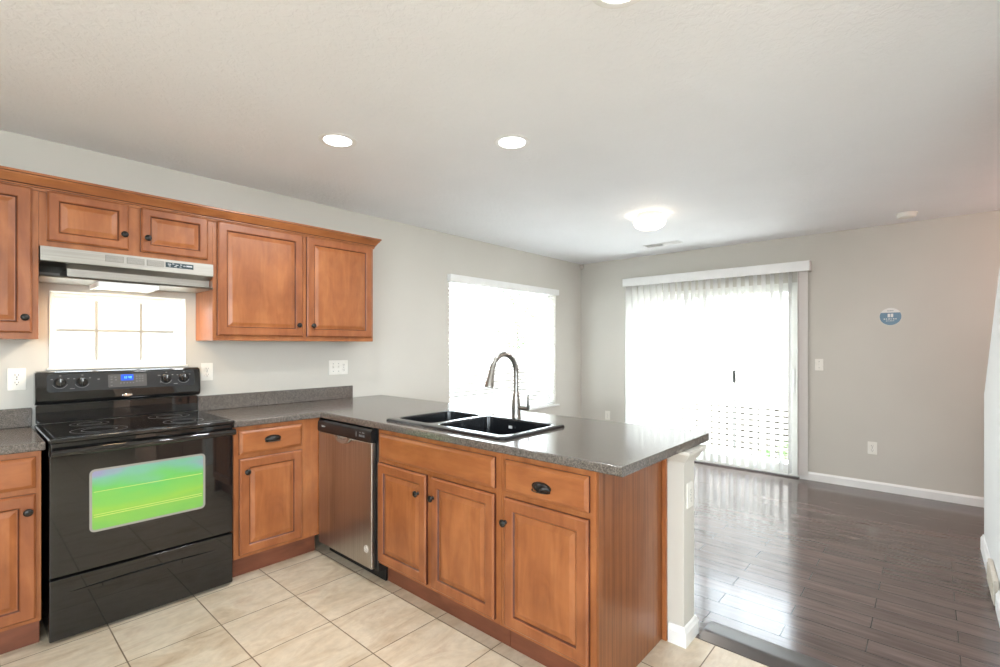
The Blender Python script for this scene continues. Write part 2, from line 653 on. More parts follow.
baseboard('baseboard_back', (XB, -2.575, 0), (XB, -5.9, 0), (-1, 0))
baseboard('baseboard_corner', (XB, -0.66, 0), (XB, -0.02, 0), (-1, 0))
baseboard('baseboard_left', (2.03, 0, 0), (XB - .015, 0, 0), (0, -1))
baseboard('baseboard_right', (4.215, YS, 0), (3.61, YS, 0), (0, 1), 0.1, 0.016)
bm = bm_new()
r = [[(p[0], p[1] + d, z) for d, z in BBP(0.1, 0.016)] for p in ((3.24, YS), (1.6, YS))]
loops(bm, r, None, True, True)
struct('baseboard_stair', bm, 'white', smooth=20)
vt = thing('floor_register', 'beige louvered metal register let into the baseboard of the stair wall', 'vent', (3.425, YS + .001, 0))
bm = bm_new()
box(bm, 3.245, 3.605, YS + .001, YS + 0.022, 0.012, 0.142, 0.006)
link('register_frame', bm, 'beige', vt)
bm = bm_new()
for k in range(22):
    box(bm, 3.265 + k * .015, 3.271 + k * .015, YS + .021, YS + .026, 0.03, 0.124)
link('louvers', bm, 'beige', vt, smooth=0)

# half wall behind the peninsula
HX0, HX1, HY = 1.887, 2.018, -2.735
bm = bm_new()
box(bm, HX0, HX1, HY, -0.001, 0, 0.874, 0.004)
struct('wall_half', bm, 'wall')


def wrap(name, prof, z0):
    """moulding running round the free end of the half wall; prof = (outset, dz)"""
    bm = bm_new()
    path = lambda o: [(HX0 - o, -2.668), (HX0 - o, HY - o), (HX1 + o, HY - o), (HX1 + o, -0.02)]
    ring = [[(x, y, z0 + dz) for o, dz in prof] for x, y in [(0, 0)]]
    n = len(prof)
    cols = [[Vector((*path(o)[k], z0 + dz)) for o, dz in prof] for k in range(4)]
    loops(bm, cols, None, True, True)
    return struct(name, bm, 'white' if name.startswith('base') else 'wall', smooth=25)


wrap('baseboard_half', [(0.0005, 0), (0.015, 0), (0.015, 0.058), (0.011, 0.066), (0.009, 0.078), (0.004, 0.084), (0.0005, 0.084)], 0)
wrap('trim_2', [(0.0005, 0), (0.006, 0), (0.008, 0.012), (0.018, 0.02), (0.026, 0.036), (0.04, 0.052), (0.042, 0.066), (0.0005, 0.066)], 0.808)


# ------------------------------------------------------------------ windows
def frame_bm(x0, x1, z0, z1, y0, y1, w, bev=0.003):
    bm = bm_new()
    box(bm, x0, x0 + w, y0, y1, z0, z1, bev)
    box(bm, x1 - w, x1, y0, y1, z0, z1, bev)
    box(bm, x0 + w, x1 - w, y0, y1, z0, z0 + w, bev)
    box(bm, x0 + w, x1 - w, y0, y1, z1 - w, z1, bev)
    return bm


x0, x1, z0, z1 = W1
w1 = struct('window_1', frame_bm(x0, x1, z0, z1, 0.075, 0.135, 0.022), 'vinyl')
link('pane', box(bm_new(), x0 + .03, x1 - .03, 0.108, 0.112, z0 + .03, z1 - .03), 'glass', w1, smooth=0)
link('sash', frame_bm(x0 + .018, x1 - .018, z0 + .018, z1 - .018, 0.095, 0.125, 0.020), 'vinyl', w1)
bm = bm_new()
for k in (1, 2):
    xx = x0 + (x1 - x0) * k / 3
    box(bm, xx - .007, xx + .007, 0.098, 0.107, z0 + .03, z1 - .03)
for k in (0, 1, 2):
    wd_ = (x1 - x0) / 3
    box(bm, x0 + (k * wd_ + .007 if k else .03), x0 + ((k + 1) * wd_ - .007 if k < 2 else x1 - x0 - .03), 0.098, 0.107, 1.421, 1.435)
link('muntins', bm, 'muntin', w1, smooth=0)
# white liner on the reveal
bm = bm_new()
box(bm, x0, x0 + .004, -.004, 0.075, z0, z1)
box(bm, x1 - .004, x1, -.004, 0.075, z0, z1)
box(bm, x0, x1, -.004, 0.075, z1 - .004, z1)
box(bm, x0 - .01, x1 + .01, -.012, 0.075, z0 - .004, z0 + .008, 0.002)
link('jamb_liner', bm, 'vinyl', w1, smooth=0)

x0, x1, z0, z1 = W2
w2 = struct('window_2', frame_bm(x0, x1, z0 + .0, z1, 0.095, 0.145, 0.04), 'vinyl')
link('pane', box(bm_new(), x0 + .04, x1 - .04, 0.118, 0.122, z0 + .04, z1 - .04), 'glass', w2, smooth=0)
bm = bm_new()
box(bm, x0 - .035, x1 + .045, -.035, 0.0, z0 - .022, z0 - .001, 0.004)
box(bm, x0 + .001, x1 - .001, 0.0, 0.094, z0, z0 + .002)
link('sill', bm, 'white', w2)
bm = bm_new()
box(bm, x0 + .9, x0 + .94, 0.1, 0.14, z0 + .04, z1 - .04, 0.003)
link('meeting_rail', bm, 'vinyl', w2)

# mini blind in the dining window
mb = thing('window_blind', 'white horizontal slat blind with valance hanging in the dining window', 'blind', ((x0 + x1) / 2, 0.03, z0))
bm = bm_new()
box(bm, x0 - .03, x1 + .012, -.048, -.034, 1.978, 2.046, 0.004)
box(bm, x0 - .03, x0 - .018, -.034, -.001, 1.978, 2.046)
box(bm, x1, x1 + .012, -.034, -.001, 1.978, 2.046)
link('valance', bm, 'white', mb)
link('headrail', box(bm_new(), x0 + .006, x1 - .006, 0.008, 0.062, 1.978, 2.026, 0.003), 'white', mb)
bm = bm_new()
zz = z0 + .06
while zz < 1.965:
    pr = [(-0.024, -.003), (-.012, .0008), (0, .002), (.012, .0012), (.024, -.002)]
    lo = [(a + .035, b + zz + a * -0.10) for a, b in pr]
    hi = [(a, b + .0026) for a, b in lo]
    prism(bm, lo + hi[::-1], 'x', x0 + .006, x1 - .006)
    zz += 0.0425
link('slats', bm, 'slat', mb)
link('bottom_rail', box(bm_new(), x0 + .006, x1 - .006, 0.012, 0.058, z0 + .012, z0 + .032, 0.004), 'white', mb)
for xx in (x0 + .13, x0 + .67, x1 - .67, x1 - .16):
    bm = bm_new()
    for yy in (0.008, 0.062):
        tube(bm, [(xx, yy, z0 + .03), (xx, yy, 1.98)], 0.0016, 6)
    link('ladder_cord', bm, 'cord', mb)

# ------------------------------------------------------------------ sliding patio door
yr, yl, zt = DR[0], DR[1], DR[3]


def yframe(y0, y1, z0, z1, x0, x1, w, wb=None):
    bm = bm_new()
    wb = w if wb is None else wb
    box(bm, x0, x1, y0, y0 + w, z0, z1, 0.003)
    box(bm, x0, x1, y1 - w, y1, z0, z1, 0.003)
    box(bm, x0, x1, y0 + w, y1 - w, z0, z0 + wb, 0.003)
    box(bm, x0, x1, y0 + w, y1 - w, z1 - w, z1, 0.003)
    return bm


d1 = struct('door_1', yframe(yr, yl, 0.0, zt, XB + .02, XB + .13, 0.035, 0.03), 'vinyl')
link('fixed_panel', yframe(-1.66, yl - .03, 0.03, zt - .03, XB + .085, XB + .12, 0.065, 0.09), 'vinyl', d1)
p = link('sliding_panel', yframe(yr + .03, -1.60, 0.03, zt - .03, XB + .035, XB + .07, 0.055, 0.09), 'vinyl', d1)
link('pane', box(bm_new(), XB + .101, XB + .105, -1.60, yl - .09, 0.11, zt - .09), 'glass', d1, smooth=0)
link('pane', box(bm_new(), XB + .051, XB + .055, yr + .08, -1.65, 0.11, zt - .09), 'glass', d1, smooth=0)
bm = bm_new()
box(bm, XB + .024, XB + .034, yr + .045, yr + .065, 0.86, 1.10, 0.004)
link('door_handle', bm, 'white', d1)
sd = link('screen_frame', box(bm_new(), XB + .122, XB + .129, -1.926, -1.914, 0.03, zt - .04, 0.001), 'muntin', d1)
link('screen_latch', box(bm_new(), XB + .114, XB + .1215, -1.935, -1.905, 0.93, 1.06, 0.003), 'black_matt', d1)
link('threshold', box(bm_new(), XB - .03, XB + .019, yr + .002, yl - .002, 0.0, 0.012, 0.004), 'tmold', d1)

vb = thing('vertical_blind', 'white vertical vane blind with valance across the patio door', 'blind', (XB - .055, -1.637, 0))
bm = bm_new()
box(bm, XB - .105, XB - .092, -2.674, -0.67, 2.078, 2.178, 0.004)
box(bm, XB - .092, XB - .001, -2.674, -2.662, 2.078, 2.178)
box(bm, XB - .092, XB - .001, -0.682, -0.67, 2.078, 2.178)
link('valance', bm, 'white', vb)
link('track', box(bm_new(), XB - .075, XB - .035, -2.63, -0.69, 2.10, 2.135, 0.003), 'white', vb)


def vane(yc, phi, w=0.089):
    bm = bm_new()
    c, s = math.cos(phi), math.sin(phi)
    prof = []
    for k in range(7):
        a = -w / 2 + w * k / 6
        b = 0.005 * (1 - (2 * a / w) ** 2)
        prof.append((a, b))
    pts = [(XB - .055 + a * c - b * s, yc + a * s + b * c) for a, b in prof]
    pts2 = [(XB - .055 + a * c - (b + .0012) * s, yc + a * s + (b + .0012) * c) for a, b in prof]
    prism(bm, pts + pts2[::-1], 'z', 0.045, 2.098)
    return bm


random.seed(4)
for k in range(24):
    yc = -0.725 - 0.0806 * k
    ph = -12 + random.uniform(-2.5, 2.5) - (10 if k < 8 else 0)
    link('vane', vane(yc, math.radians(ph)), 'vane', vb, smooth=60)
link('vane', vane(-2.612, math.radians(-58), 0.085), 'vane', vb, smooth=60)
tube(bm := bm_new(), [(XB - .02, -0.692, 1.0), (XB - .02, -0.692, 2.1)], 0.003, 8)
link('pull_chain', bm, 'white', vb)


# ------------------------------------------------------------------ cabinets
def panel_door(x0, x1, z0, z1, y=0.0, t=0.021, st=0.054, flat=False):
    """raised panel door, front towards -y; material 1 = dark glaze in the grooves"""
    bm = bm_new()

    def ring(i, d):
        return [(x0 + i, y - d, z0 + i), (x1 - i, y - d, z0 + i), (x1 - i, y - d, z1 - i), (x0 + i, y - d, z1 - i)]
    s = st
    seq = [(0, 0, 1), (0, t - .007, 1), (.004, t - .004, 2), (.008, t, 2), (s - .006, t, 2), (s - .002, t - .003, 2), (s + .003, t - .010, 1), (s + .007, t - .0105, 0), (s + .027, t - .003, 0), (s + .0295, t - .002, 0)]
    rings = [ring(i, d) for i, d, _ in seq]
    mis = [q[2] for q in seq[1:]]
    V = loops(bm, rings, mis, True, False)
    f = bm.faces.new(V[-1])
    f.material_index = 0
    return bm


def slab_front(x0, x1, z0, z1, y=0.0, t=0.021):
    bm = bm_new()

    def ring(i, d):
        return [(x0 + i, y - d, z0 + i), (x1 - i, y - d, z0 + i), (x1 - i, y - d, z1 - i), (x0 + i, y - d, z1 - i)]
    seq = [(0, 0, 1), (0, t - .010, 1), (.003, t - .007, 0), (.014, t - .001, 0), (.017, t, 0)]
    V = loops(bm, [ring(i, d) for i, d, _ in seq], [q[2] for q in seq[1:]], True, False)
    bm.faces.new(V[-1]).material_index = 0
    return bm


def knob_bm(x, z, y):
    return lathe(bm_new(), [(0.0095, 0), (0.0075, .003), (0.006, .006), (0.0062, .011), (0.013, .015), (0.0165, .019), (0.0165, .022), (0.014, .0255), (0.008, .028), (0.0015, .0288)], (x, y, z), 'y', 20, -1)


def cup_pull_bm(x, z, y, w=0.088, h=0.034, d=0.024):
    """bin pull: hollow quarter shell over a flange, open at the bottom"""
    bm = bm_new()
    nu, nv = 14, 7
    rings = []
    for j in range(nv + 1):
        b = math.pi / 2 * j / nv
        rings.append([(x + w / 2 * math.cos(math.pi * i / nu) * (0.25 + 0.75 * math.cos(b) ** .6 if j < nv else 0.25),
                       y - .001 - d * math.sin(b) * math.sin(math.pi * i / nu) ** 0.6,
                       z - h * .42 + h * (math.sin(math.pi * i / nu) ** .8) * math.cos(b) ** .9) for i in range(nu + 1)])
    loops(bm, rings, None, cyc=False)
    fl = [(x + (w / 2 + .004) * math.cos(2 * math.pi * i / 28), z + (h / 2 + .004) * math.sin(2 * math.pi * i / 28)) for i in range(28)]
    prism(bm, fl, 'y', y, y - .0022)
    lo = [(x + w * .48 * math.cos(math.pi * i / 14), y - .002 - d * .98 * math.sin(math.pi * i / 14) ** .7, z - h * .42) for i in range(15)]
    tube(bm, lo, 0.0022, 6)
    return bm


def add_door(par, x0, x1, z0, z1, knob=None, st=0.054, label=None):
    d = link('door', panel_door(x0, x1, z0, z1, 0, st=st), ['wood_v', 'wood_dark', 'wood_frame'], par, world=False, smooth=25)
    if knob:
        link('knob', knob_bm(knob[0], knob[1], -.021), 'pewter', d, world=False)
    return d


def add_drawer(par, x0, x1, z0, z1, pull=None, name='drawer'):
    d = link(name, slab_front(x0, x1, z0, z1), ['wood_h', 'wood_dark'], par, world=False, smooth=25)
    if pull:
        link('cup_pull', cup_pull_bm(pull[0], pull[1], -.021), 'pewter', d, world=False)
    return d


def carcass(bm, w, depth, z0, z1, toe=True, open_top=True, t=0.018):
    if toe:
        for xa in (0, w - t):
            prism(bm, [(0.0185, z0), (0.075, z0), (0.075, 0.0), (depth, 0.0), (depth, z1), (0.0185, z1)], 'x', xa, xa + t)
    else:
        for xa in (0, w - t):
            box(bm, xa, xa + t, 0.0185, depth, z0, z1)
    box(bm, t, w - t, 0.0185, depth - .01, z0, z0 + t)
    box(bm, t, w - t, depth - .01, depth, z0, z1)
    if not open_top:
        box(bm, t, w - t, 0.0185, depth - .01, z1 - t, z1)
    # face frame slab with eased edges
    box(bm, 0, w, 0, 0.0185, z0, z1, 0.0012)
    return bm


DZ = (0.142, 0.690)     # base doors
RZ = (0.716, 0.852)     # drawers
ZT = 0.8755


def base_cab(label, loc, w, depth, rz):
    c = thing('base_cabinet', label, 'cabinet', loc, rz)
    link('body', carcass(bm_new(), w, depth, 0.122, ZT), 'wood_v', c, world=False, smooth=25)
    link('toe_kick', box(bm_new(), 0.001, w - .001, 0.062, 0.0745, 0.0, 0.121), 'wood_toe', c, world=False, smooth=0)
    return c


# cabinet left of the range (cut by the frame)
c = base_cab('wooden base cabinet with drawer and door on the window side of the black range, cut off by the photo edge', (-0.62, -0.608, 0), 0.600, 0.606, 0)
add_drawer(c, 0.028, 0.582, *RZ, pull=(0.30, 0.785))
add_door(c, 0.028, 0.582, *DZ, knob=(0.556, 0.618))
c['label'] = 'wooden base cabinet with one drawer and door, cut off at the edge by the range'
# cabinet between range and dishwasher
c = base_cab('narrow wooden base cabinet with one drawer and door between range and dishwasher', (0.772, -0.608, 0), 0.518, 0.606, 0)
add_drawer(c, 0.028, 0.396, *RZ, pull=(0.212, 0.788))
add_door(c, 0.028, 0.396, *DZ, knob=(0.064, 0.617))
# sink cabinet and end cabinet of the peninsula, facing -x
RZ90 = -math.pi / 2
c = base_cab('wide wooden sink cabinet with two doors under a false drawer front', (1.305, -1.2455, 0), 0.917, 0.578, RZ90)
add_drawer(c, 0.028, 0.889, *RZ, name='false_front')
add_door(c, 0.014, 0.428, *DZ, knob=(0.372, 0.592))
add_door(c, 0.466, 0.889, *DZ, knob=(0.488, 0.592))
c = base_cab('wooden base cabinet with drawer, door and plain brown side ending the peninsula', (1.305, -2.164, 0), 0.470, 0.578, RZ90)
add_drawer(c, 0.028, 0.444, *RZ, pull=(0.232, 0.773))
add_door(c, 0.028, 0.444, *DZ, knob=(0.040, 0.588))
bm = bm_new()
box(bm, 0.4705, 0.4765, 0.004, 0.5775, 0.0, ZT)
e = link('side_panel', bm, 'wood_end', c, world=False, smooth=0)
e['label'] = 'brown grained side panel'
bm = bm_new()
box(bm, 0.477, 0.4995, 0.562, 0.5775, 0.0, ZT, 0.003)
link('scribe_molding', bm, 'wood_v', c, world=False)

# upper cabinets
UY, UZ0, UZ1 = -0.309, 1.372, 2.105


def upper_cab(label, x0, x1, z0, z1):
    c = thing('wall_cabinet', label, 'cabinet', (x0, UY, z0))
    bm = bm_new()
    w, d, h = x1 - x0, -UY - .001, z1 - z0
    box(bm, 0, w, 0.0185, d, 0.0, h)
    box(bm, 0, w, 0, 0.0182, 0, h, 0.0012)
    link('body', bm, 'wood_v', c, world=False, smooth=25)
    return c


def up_door(c, x0, x1, z0, z1, knob, st=0.054):
    o = c.location
    return add_door(c, x0 - o.x, x1 - o.x, z0 - o.z, z1 - o.z, (knob[0] - o.x, knob[1] - o.z), st)


c = upper_cab('tall wooden wall cabinet cut off by the photo edge beside the range hood', -0.62, -0.004, UZ0, UZ1)
up_door(c, -0.592, -0.028, 1.402, 2.100, (-0.054, 1.475))
c = upper_cab('short wooden wall cabinet with two small doors above the range hood', -0.0035, 0.7595, 1.828, UZ1)
up_door(c, 0.025, 0.349, 1.856, 2.100, (0.327, 1.934), 0.046)
up_door(c, 0.402, 0.731, 1.856, 2.100, (0.430, 1.932), 0.046)
c = upper_cab('wide wooden wall cabinet with two tall doors above the outlet and switches', 0.760, 1.888, UZ0, UZ1)
up_door(c, 0.784, 1.318, 1.402, 2.100, (1.284, 1.479))
up_door(c, 1.348, 1.868, 1.402, 2.100, (1.386, 1.479))
# crown moulding
prof = [(0.0005, -.012), (0.010, -.012), (0.011, 0.0), (0.016, 0.002), (0.016, 0.008), (0.022, 0.012), (0.024, 0.016), (0.036, 0.032), (0.048, 0.044), (0.050, 0.050), (0.056, 0.052), (0.056, 0.063), (0.0005, 0.063)]
bm = bm_new()
cols = []
for k in range(3):
    cols.append([Vector((((-0.62, 1.888 + o * .75, 1.888 + o * .75)[k]), (UY - o, UY - o, -.001)[k], UZ1 + dz)) for o, dz in prof])
loops(bm, cols, None, True, True)
bm.faces.index_update()
bm.faces.ensure_lookup_table()
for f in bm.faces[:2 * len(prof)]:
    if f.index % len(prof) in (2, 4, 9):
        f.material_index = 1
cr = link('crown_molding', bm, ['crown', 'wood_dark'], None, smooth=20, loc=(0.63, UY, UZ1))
tag(cr, 'stepped wooden crown molding along the top of the wall cabinets', 'molding')

# ------------------------------------------------------------------ range hood
hd = thing('range_hood', 'stainless steel range hood under the short wall cabinet', 'range hood', (0.375, -0.17, 1.675))
HL, HR = 0.0, 0.757
bm = bm_new()
prism(bm, [(-.001, 1.8265), (-.331, 1.8265), (-.3335, 1.757), (-.328, 1.752), (-.28, 1.739), (-.265, 1.735), (-.001, 1.735)], 'x', HL, HR)
link('visor', bm, 'hood', hd, smooth=20)
bm = bm_new()
prism(bm, [(-.001, 1.7345), (-.262, 1.7345), (-.262, 1.695), (-.001, 1.69)], 'x', HL + .105, HR)
link('body', bm, 'hood', hd, smooth=20)
bm = bm_new()
prism(bm, [(-.001, 1.6895), (-.262, 1.6935), (-.325, 1.688), (-.332, 1.684), (-.326, 1.678), (-.001, 1.678)], 'x', HL, HR)
link('bottom_pan', bm, 'hood', hd, smooth=20)
for xa in (0.247, 0.338, 0.427):
    g = link('vent_panel', box(bm_new(), xa, xa + .078, -.3335, -.3315, 1.781, 1.815, 0.0005), 'vent_mesh', hd, smooth=0)
    bm = bm_new()
    for k in range(7):
        box(bm, xa + .003, xa + .075, -.3345, -.3336, 1.784 + k * .0043, 1.786 + k * .0043)
    link('slot', bm, 'hood', g, smooth=0)
cp = link('control_panel', box(bm_new(), 0.515, 0.652, -.335, -.3315, 1.784, 1.812, 0.001), plain('hood_panel', hexc(48, 66, 72), 0.3), hd, smooth=0)
bm = bm_new()
for xa, za, w in ((.524, 1.800, .016), (.546, 1.803, .010), (.562, 1.798, .014), (.584, 1.802, .010), (.60, 1.797, .012), (.528, 1.790, .01), (.556, 1.789, .012), (.582, 1.79, .009)):
    box(bm, xa, xa + w, -.3358, -.3351, za, za + .0035)
box(bm, .616, .645, -.3358, -.3351, 1.796, 1.803)
link('printing', bm, 'mark', cp, smooth=0)
ln = link('lamp_lens', box(bm_new(), 0.235, 0.475, -.30, -.07, 1.655, 1.6775, 0.006), 'hood_lens', hd)
bm = bm_new()
for xa in (0.222, 0.4755):
    box(bm, xa, xa + .0125, -.315, -.06, 1.652, 1.6775, 0.002)
box(bm, 0.222, .488, -.318, -.306, 1.652, 1.6775, 0.002)
link('lens_trim', bm, 'white', ln)
lamp('hood_light', (0.36, -0.18, 1.648), 5, 0.14, (1.0, 0.70, 0.40))

# ------------------------------------------------------------------ range
rg = thing('range', 'black electric range with glass cooktop and backguard under the small window', 'stove', (0.381, -0.34, 0))
link('body', box(bm_new(), 0.004, 0.758, -0.604, -0.03, 0.018, 0.903, 0.003), 'black', rg)
bm = bm_new()
box(bm, 0.0, 0.762, -0.660, -0.05, 0.9035, 0.924, 0.006, seg=3)
box(bm, 0.006, 0.756, -0.646, -0.6045, 0.868, 0.903, 0.006)
ct = link('cooktop', bm, 'black', rg)
link('glass_top', box(bm_new(), 0.022, 0.740, -0.632, -0.085, 0.9242, 0.9262, 0.001), 'black_glass', ct)
for (xx, yy, rr) in ((0.20, -0.49, 0.11), (0.56, -0.49, 0.092), (0.20, -0.22, 0.08), (0.56, -0.22, 0.10)):
    bm = bm_new()
    for r2 in (rr, rr * .62):
        lathe(bm, [(r2 - .0016, 0), (r2 + .0016, 0), (r2 + .0016, .0004), (r2 - .0016, .0004), (r2 - .0016, 0)], (xx, yy, 0.9263), 'z', 48, cap=False)
    link('burner_ring', bm, 'ring', ct)
# backguard
bm = bm_new()
prism(bm, [(-.004, 0.925), (-.052, 0.925), (-.052, 1.022), (-.004, 1.022)], 'x', 0.006, 0.756)
bmesh.ops.bevel(bm, geom=bm.edges[:], offset=.004, segments=2, affect='EDGES')
link('backguard_riser', bm, 'black', rg)
bm = bm_new()
pr = [(-.004, 1.026), (-.055, 1.026), (-.078, 1.030), (-.092, 1.040), (-.096, 1.056), (-.090, 1.082), (-.078, 1.188), (-.072, 1.198), (-.060, 1.203), (-.004, 1.203)]
prism(bm, pr, 'x', 0.001, 0.761)
es = [e for e in bm.edges if abs(e.verts[0].co.x - e.verts[1].co.x) < 1e-5]
bmesh.ops.bevel(bm, geom=es, offset=.006, segments=2, affect='EDGES')
cs = link('console', bm, 'black', rg)
# console face: from (y -.090, z 1.082) to (y -.078, z 1.188)
FY = lambda z: -.090 + (z - 1.082) * .012 / .106


def face_plate(x0, x1, z0, z1, out, r=0.008):
    bm = bm_new()
    pts = rrect(x0, x1, z0, z1, r, 4)
    loops(bm, [[(x, FY(z) + .002, z) for x, z in pts], [(x, FY(z) - out, z) for x, z in pts]], None, True, True)
    return bm


fp = link('face_plate', face_plate(0.045, 0.728, 1.092, 1.188, 0.0012, 0.016), 'panel_black', cs)
kp = link('keypad', face_plate(0.300, 0.480, 1.103, 1.176, 0.0022, 0.004), 'keypad', cs)
dp = link('display', face_plate(0.357, 0.416, 1.139, 1.174, 0.0032, 0.003), 'lcd', kp)
bm = bm_new()


def fbar(bm, x, z, w, h, out=.0026, th=.0008):
    y = FY(z) - out
    box(bm, x, x + w, y - th, y, z, z + h)


SEG = {'0': 'abcdef', '1': 'bc', '2': 'abged', '3': 'abgcd', '4': 'fgbc', '5': 'afgcd', '8': 'abcdefg', '9': 'abfgcd'}


def digit(bm, ch, x, z, w=.006, h=.012, out=.0034):
    t_ = .0014
    pos = {'a': (x, z + h - t_, w, t_), 'd': (x, z, w, t_), 'g': (x, z + h / 2 - t_ / 2, w, t_), 'f': (x, z + h / 2, t_, h / 2), 'e': (x, z, t_, h / 2), 'b': (x + w - t_, z + h / 2, t_, h / 2), 'c': (x + w - t_, z, t_, h / 2)}
    for s in SEG[ch]:
        a = pos[s]
        fbar(bm, *a, out=out)


for i, ch in enumerate('1248'):
    digit(bm, ch, 0.369 + i * .0098 + (.002 if i > 1 else 0), 1.151)
link('digits', bm, 'lcd_digit', dp, smooth=0)
KEYS = []
for k in range(5):
    KEYS.append((0.354 + k * .0145, 1.123, .006, .005))
for xa, za in ((.31, 1.16), (.31, 1.147), (.31, 1.131), (.31, 1.112), (.328, 1.158), (.33, 1.143)):
    KEYS.append((xa, za, .009, .004))
for k in range(3):
    for j in range(3):
        KEYS.append((.428 + k * .014, 1.130 + j * .014, .007, .006))
for a in KEYS:
    bm = bm_new()
    fbar(bm, *a)
    link('key', bm, 'mark_dim', kp, smooth=0)
def mark(x, z, w, h):
    bm = bm_new()
    fbar(bm, x, z, w, h, .0012)
    link('printed_mark', bm, 'mark_dim', fp, smooth=0)


for xx in (0.097, 0.187, 0.577, 0.669):
    # printed arc around each knob
    bm = bm_new()
    ring = [math.radians(200 + 140 * k / 28) for k in range(29)]
    rows = []
    for a in ring:
        ro = []
        for rr_, oo in ((.030, .0013), (.0322, .0013), (.0322, .0018), (.030, .0018)):
            z = 1.142 + rr_ * math.sin(a)
            ro.append((xx + rr_ * math.cos(a), FY(z) - oo, z))
        rows.append(ro)
    loops(bm, rows, None, True, True)
    link('dial_arc', bm, 'mark_dim', fp, smooth=0)
    for dx, dz in ((-.036, .020), (.030, .022), (-.002, .038)):
        mark(xx + dx, 1.142 + dz - .004, .008, .004)
for xx in (.13, .61):
    mark(xx + .006, 1.106, .02, .003)
for xa, za in ((.253, 1.150), (.535, 1.158), (.55, 1.135), (.545, 1.118)):
    mark(xa, za, .010, .006)
for xx in (0.097, 0.187, 0.577, 0.669):
    k = link('knob', lathe(bm_new(), [(0.026, 0), (0.026, .004), (0.023, .007), (0.021, .018), (0.019, .021), (0.001, .0215)], (xx, FY(1.142) - .0014, 1.142), 'y', 28, -1), 'black', cs)
    bm = bm_new()
    box(bm, xx - .0045, xx + .0045, FY(1.142) - .034, FY(1.142) - .022, 1.121, 1.164, 0.0025)
    link('grip', bm, 'black', k)
    bm = bm_new()
    box(bm, xx - .0012, xx + .0012, FY(1.142) - .0346, FY(1.142) - .034, 1.146, 1.163)
    link('pointer', bm, 'mark', k, smooth=0)
bm = bm_new()
pts = [(0.386 + .024 * math.cos(2 * math.pi * i / 28), 1.056 + .008 * math.sin(2 * math.pi * i / 28)) for i in range(28)]
loops(bm, [[(x, -.094, z) for x, z in pts], [(x, -.0985, z) for x, z in pts], [(0.386 + (x - .386) * .8, -.100, 1.056 + (z - 1.056) * .8) for x, z in pts]], None, True, True)
link('emblem', bm, 'chrome', cs)
# oven door
bm = bm_new()
box(bm, 0.003, 0.759, -0.640, -0.6055, 0.300, 0.846, 0.006, seg=3)
od = link('oven_door', bm, 'black', rg)


def oven_ring(x0, x1, z0, z1, r, w, ya, yb):
    bm = bm_new()
    o = rrect(x0, x1, z0, z1, r)
    i = rrect(x0 + w, x1 - w, z0 + w, z1 - w, max(r - w, .002))
    loops(bm, [[(x, ya, z) for x, z in o], [(x, yb, z) for x, z in o], [(x, yb, z) for x, z in i], [(x, ya, z) for x, z in i]])
    return bm


link('window_border', oven_ring(0.140, 0.620, 0.468, 0.762, 0.022, 0.010, -.6402, -.6416), 'oven_trim', od)
bm = bm_new()
pts = rrect(0.150, 0.610, 0.478, 0.752, 0.012)
loops(bm, [[(x, -.6402, z) for x, z in pts], [(x, -.6408, z) for x, z in pts]], None, True, True)
wd = link('oven_window', bm, 'oven_glass', od)
bm = bm_new()
for za in (0.538, 0.548, 0.655):
    tube(bm, [(0.156, -.6411, za), (0.604, -.6411, za)], 0.0011, 6)
link('rack_wire', bm, 'rack', wd)
bm = bm_new()
hp = []
for k in range(21):
    a = k / 20
    hp.append((0.004 + .754 * a, -0.676 - .006 * math.sin(math.pi * a), 0.862))
tube(bm, hp, 0.0165, 14)
for xa in (0.006, 0.716):
    box(bm, xa, xa + .04, -.672, -.6405, 0.842, 0.860, 0.005)
link('handle', bm, 'black', od)
# storage drawer
bm = bm_new()
box(bm, 0.003, 0.759, -0.638, -0.6055, 0.016, 0.290, 0.006, seg=3)
dw = link('storage_drawer', bm, 'black', rg)
bm = bm_new()
up, lo = [], []
for k in range(25):
    a = k / 24
    x = 0.068 + .61 * a
    s = math.sin(math.pi * a)
    up.append((x, 0.222 + .012 * s))
    lo.append((x, 0.218 - .020 * s))
rows = []
for (u_, l_) in zip(up, lo):
    zc, hh = (u_[1] + l_[1]) / 2, (u_[1] - l_[1]) / 2
    d_ = .010 * min(1, hh / .012)
    rows.append([(u_[0], -.6378, zc + hh), (u_[0], -.638 - d_, zc + hh * .7), (u_[0], -.638 - d_ * .55, zc), (u_[0], -.6378, zc - hh)])
loops(bm, rows, None, cyc=True)
link('drawer_grip', bm, 'black', dw)
for xx, yy in ((0.09, -0.585), (0.68, -0.585), (0.09, -0.08), (0.68, -0.08)):
    link('leveling_foot', lathe(bm_new(), [(0.015, 0), (0.015, .008), (0.009, .012), (0.009, .022)], (xx, yy, 0), 'z', 16), 'black_matt', rg)

# ------------------------------------------------------------------ dishwasher (local, front towards -y, turned to face -x)
dwr = thing('dishwasher', 'stainless steel dishwasher with black control panel between corner and sink cabinet', 'dishwasher', (1.305, -0.6115, 0), RZ90)
L = dict(parent=dwr, world=False)
link('tub', box(bm_new(), 0.002, 0.632, 0.004, 0.56, 0.065, 0.870, 0.004), 'black_matt', **L)
link('toe_panel', box(bm_new(), 0.004, 0.630, 0.05, 0.062, 0.0, 0.064), 'black_matt', **L)
bm = bm_new()
box(bm, 0.002, 0.602, -0.026, 0.0035, 0.078, 0.790, 0.006, seg=3)
dd = link('door', bm, 'steel', **L)
bm = bm_new()
prism(bm, [(0.0035, 0.7915), (-0.026, 0.7915), (-0.031, 0.800), (-0.030, 0.850), (-0.020, 0.866), (0.0035, 0.868)], 'x', 0.002, 0.602)
cpn = link('control_panel', bm, 'black_matt', **L)
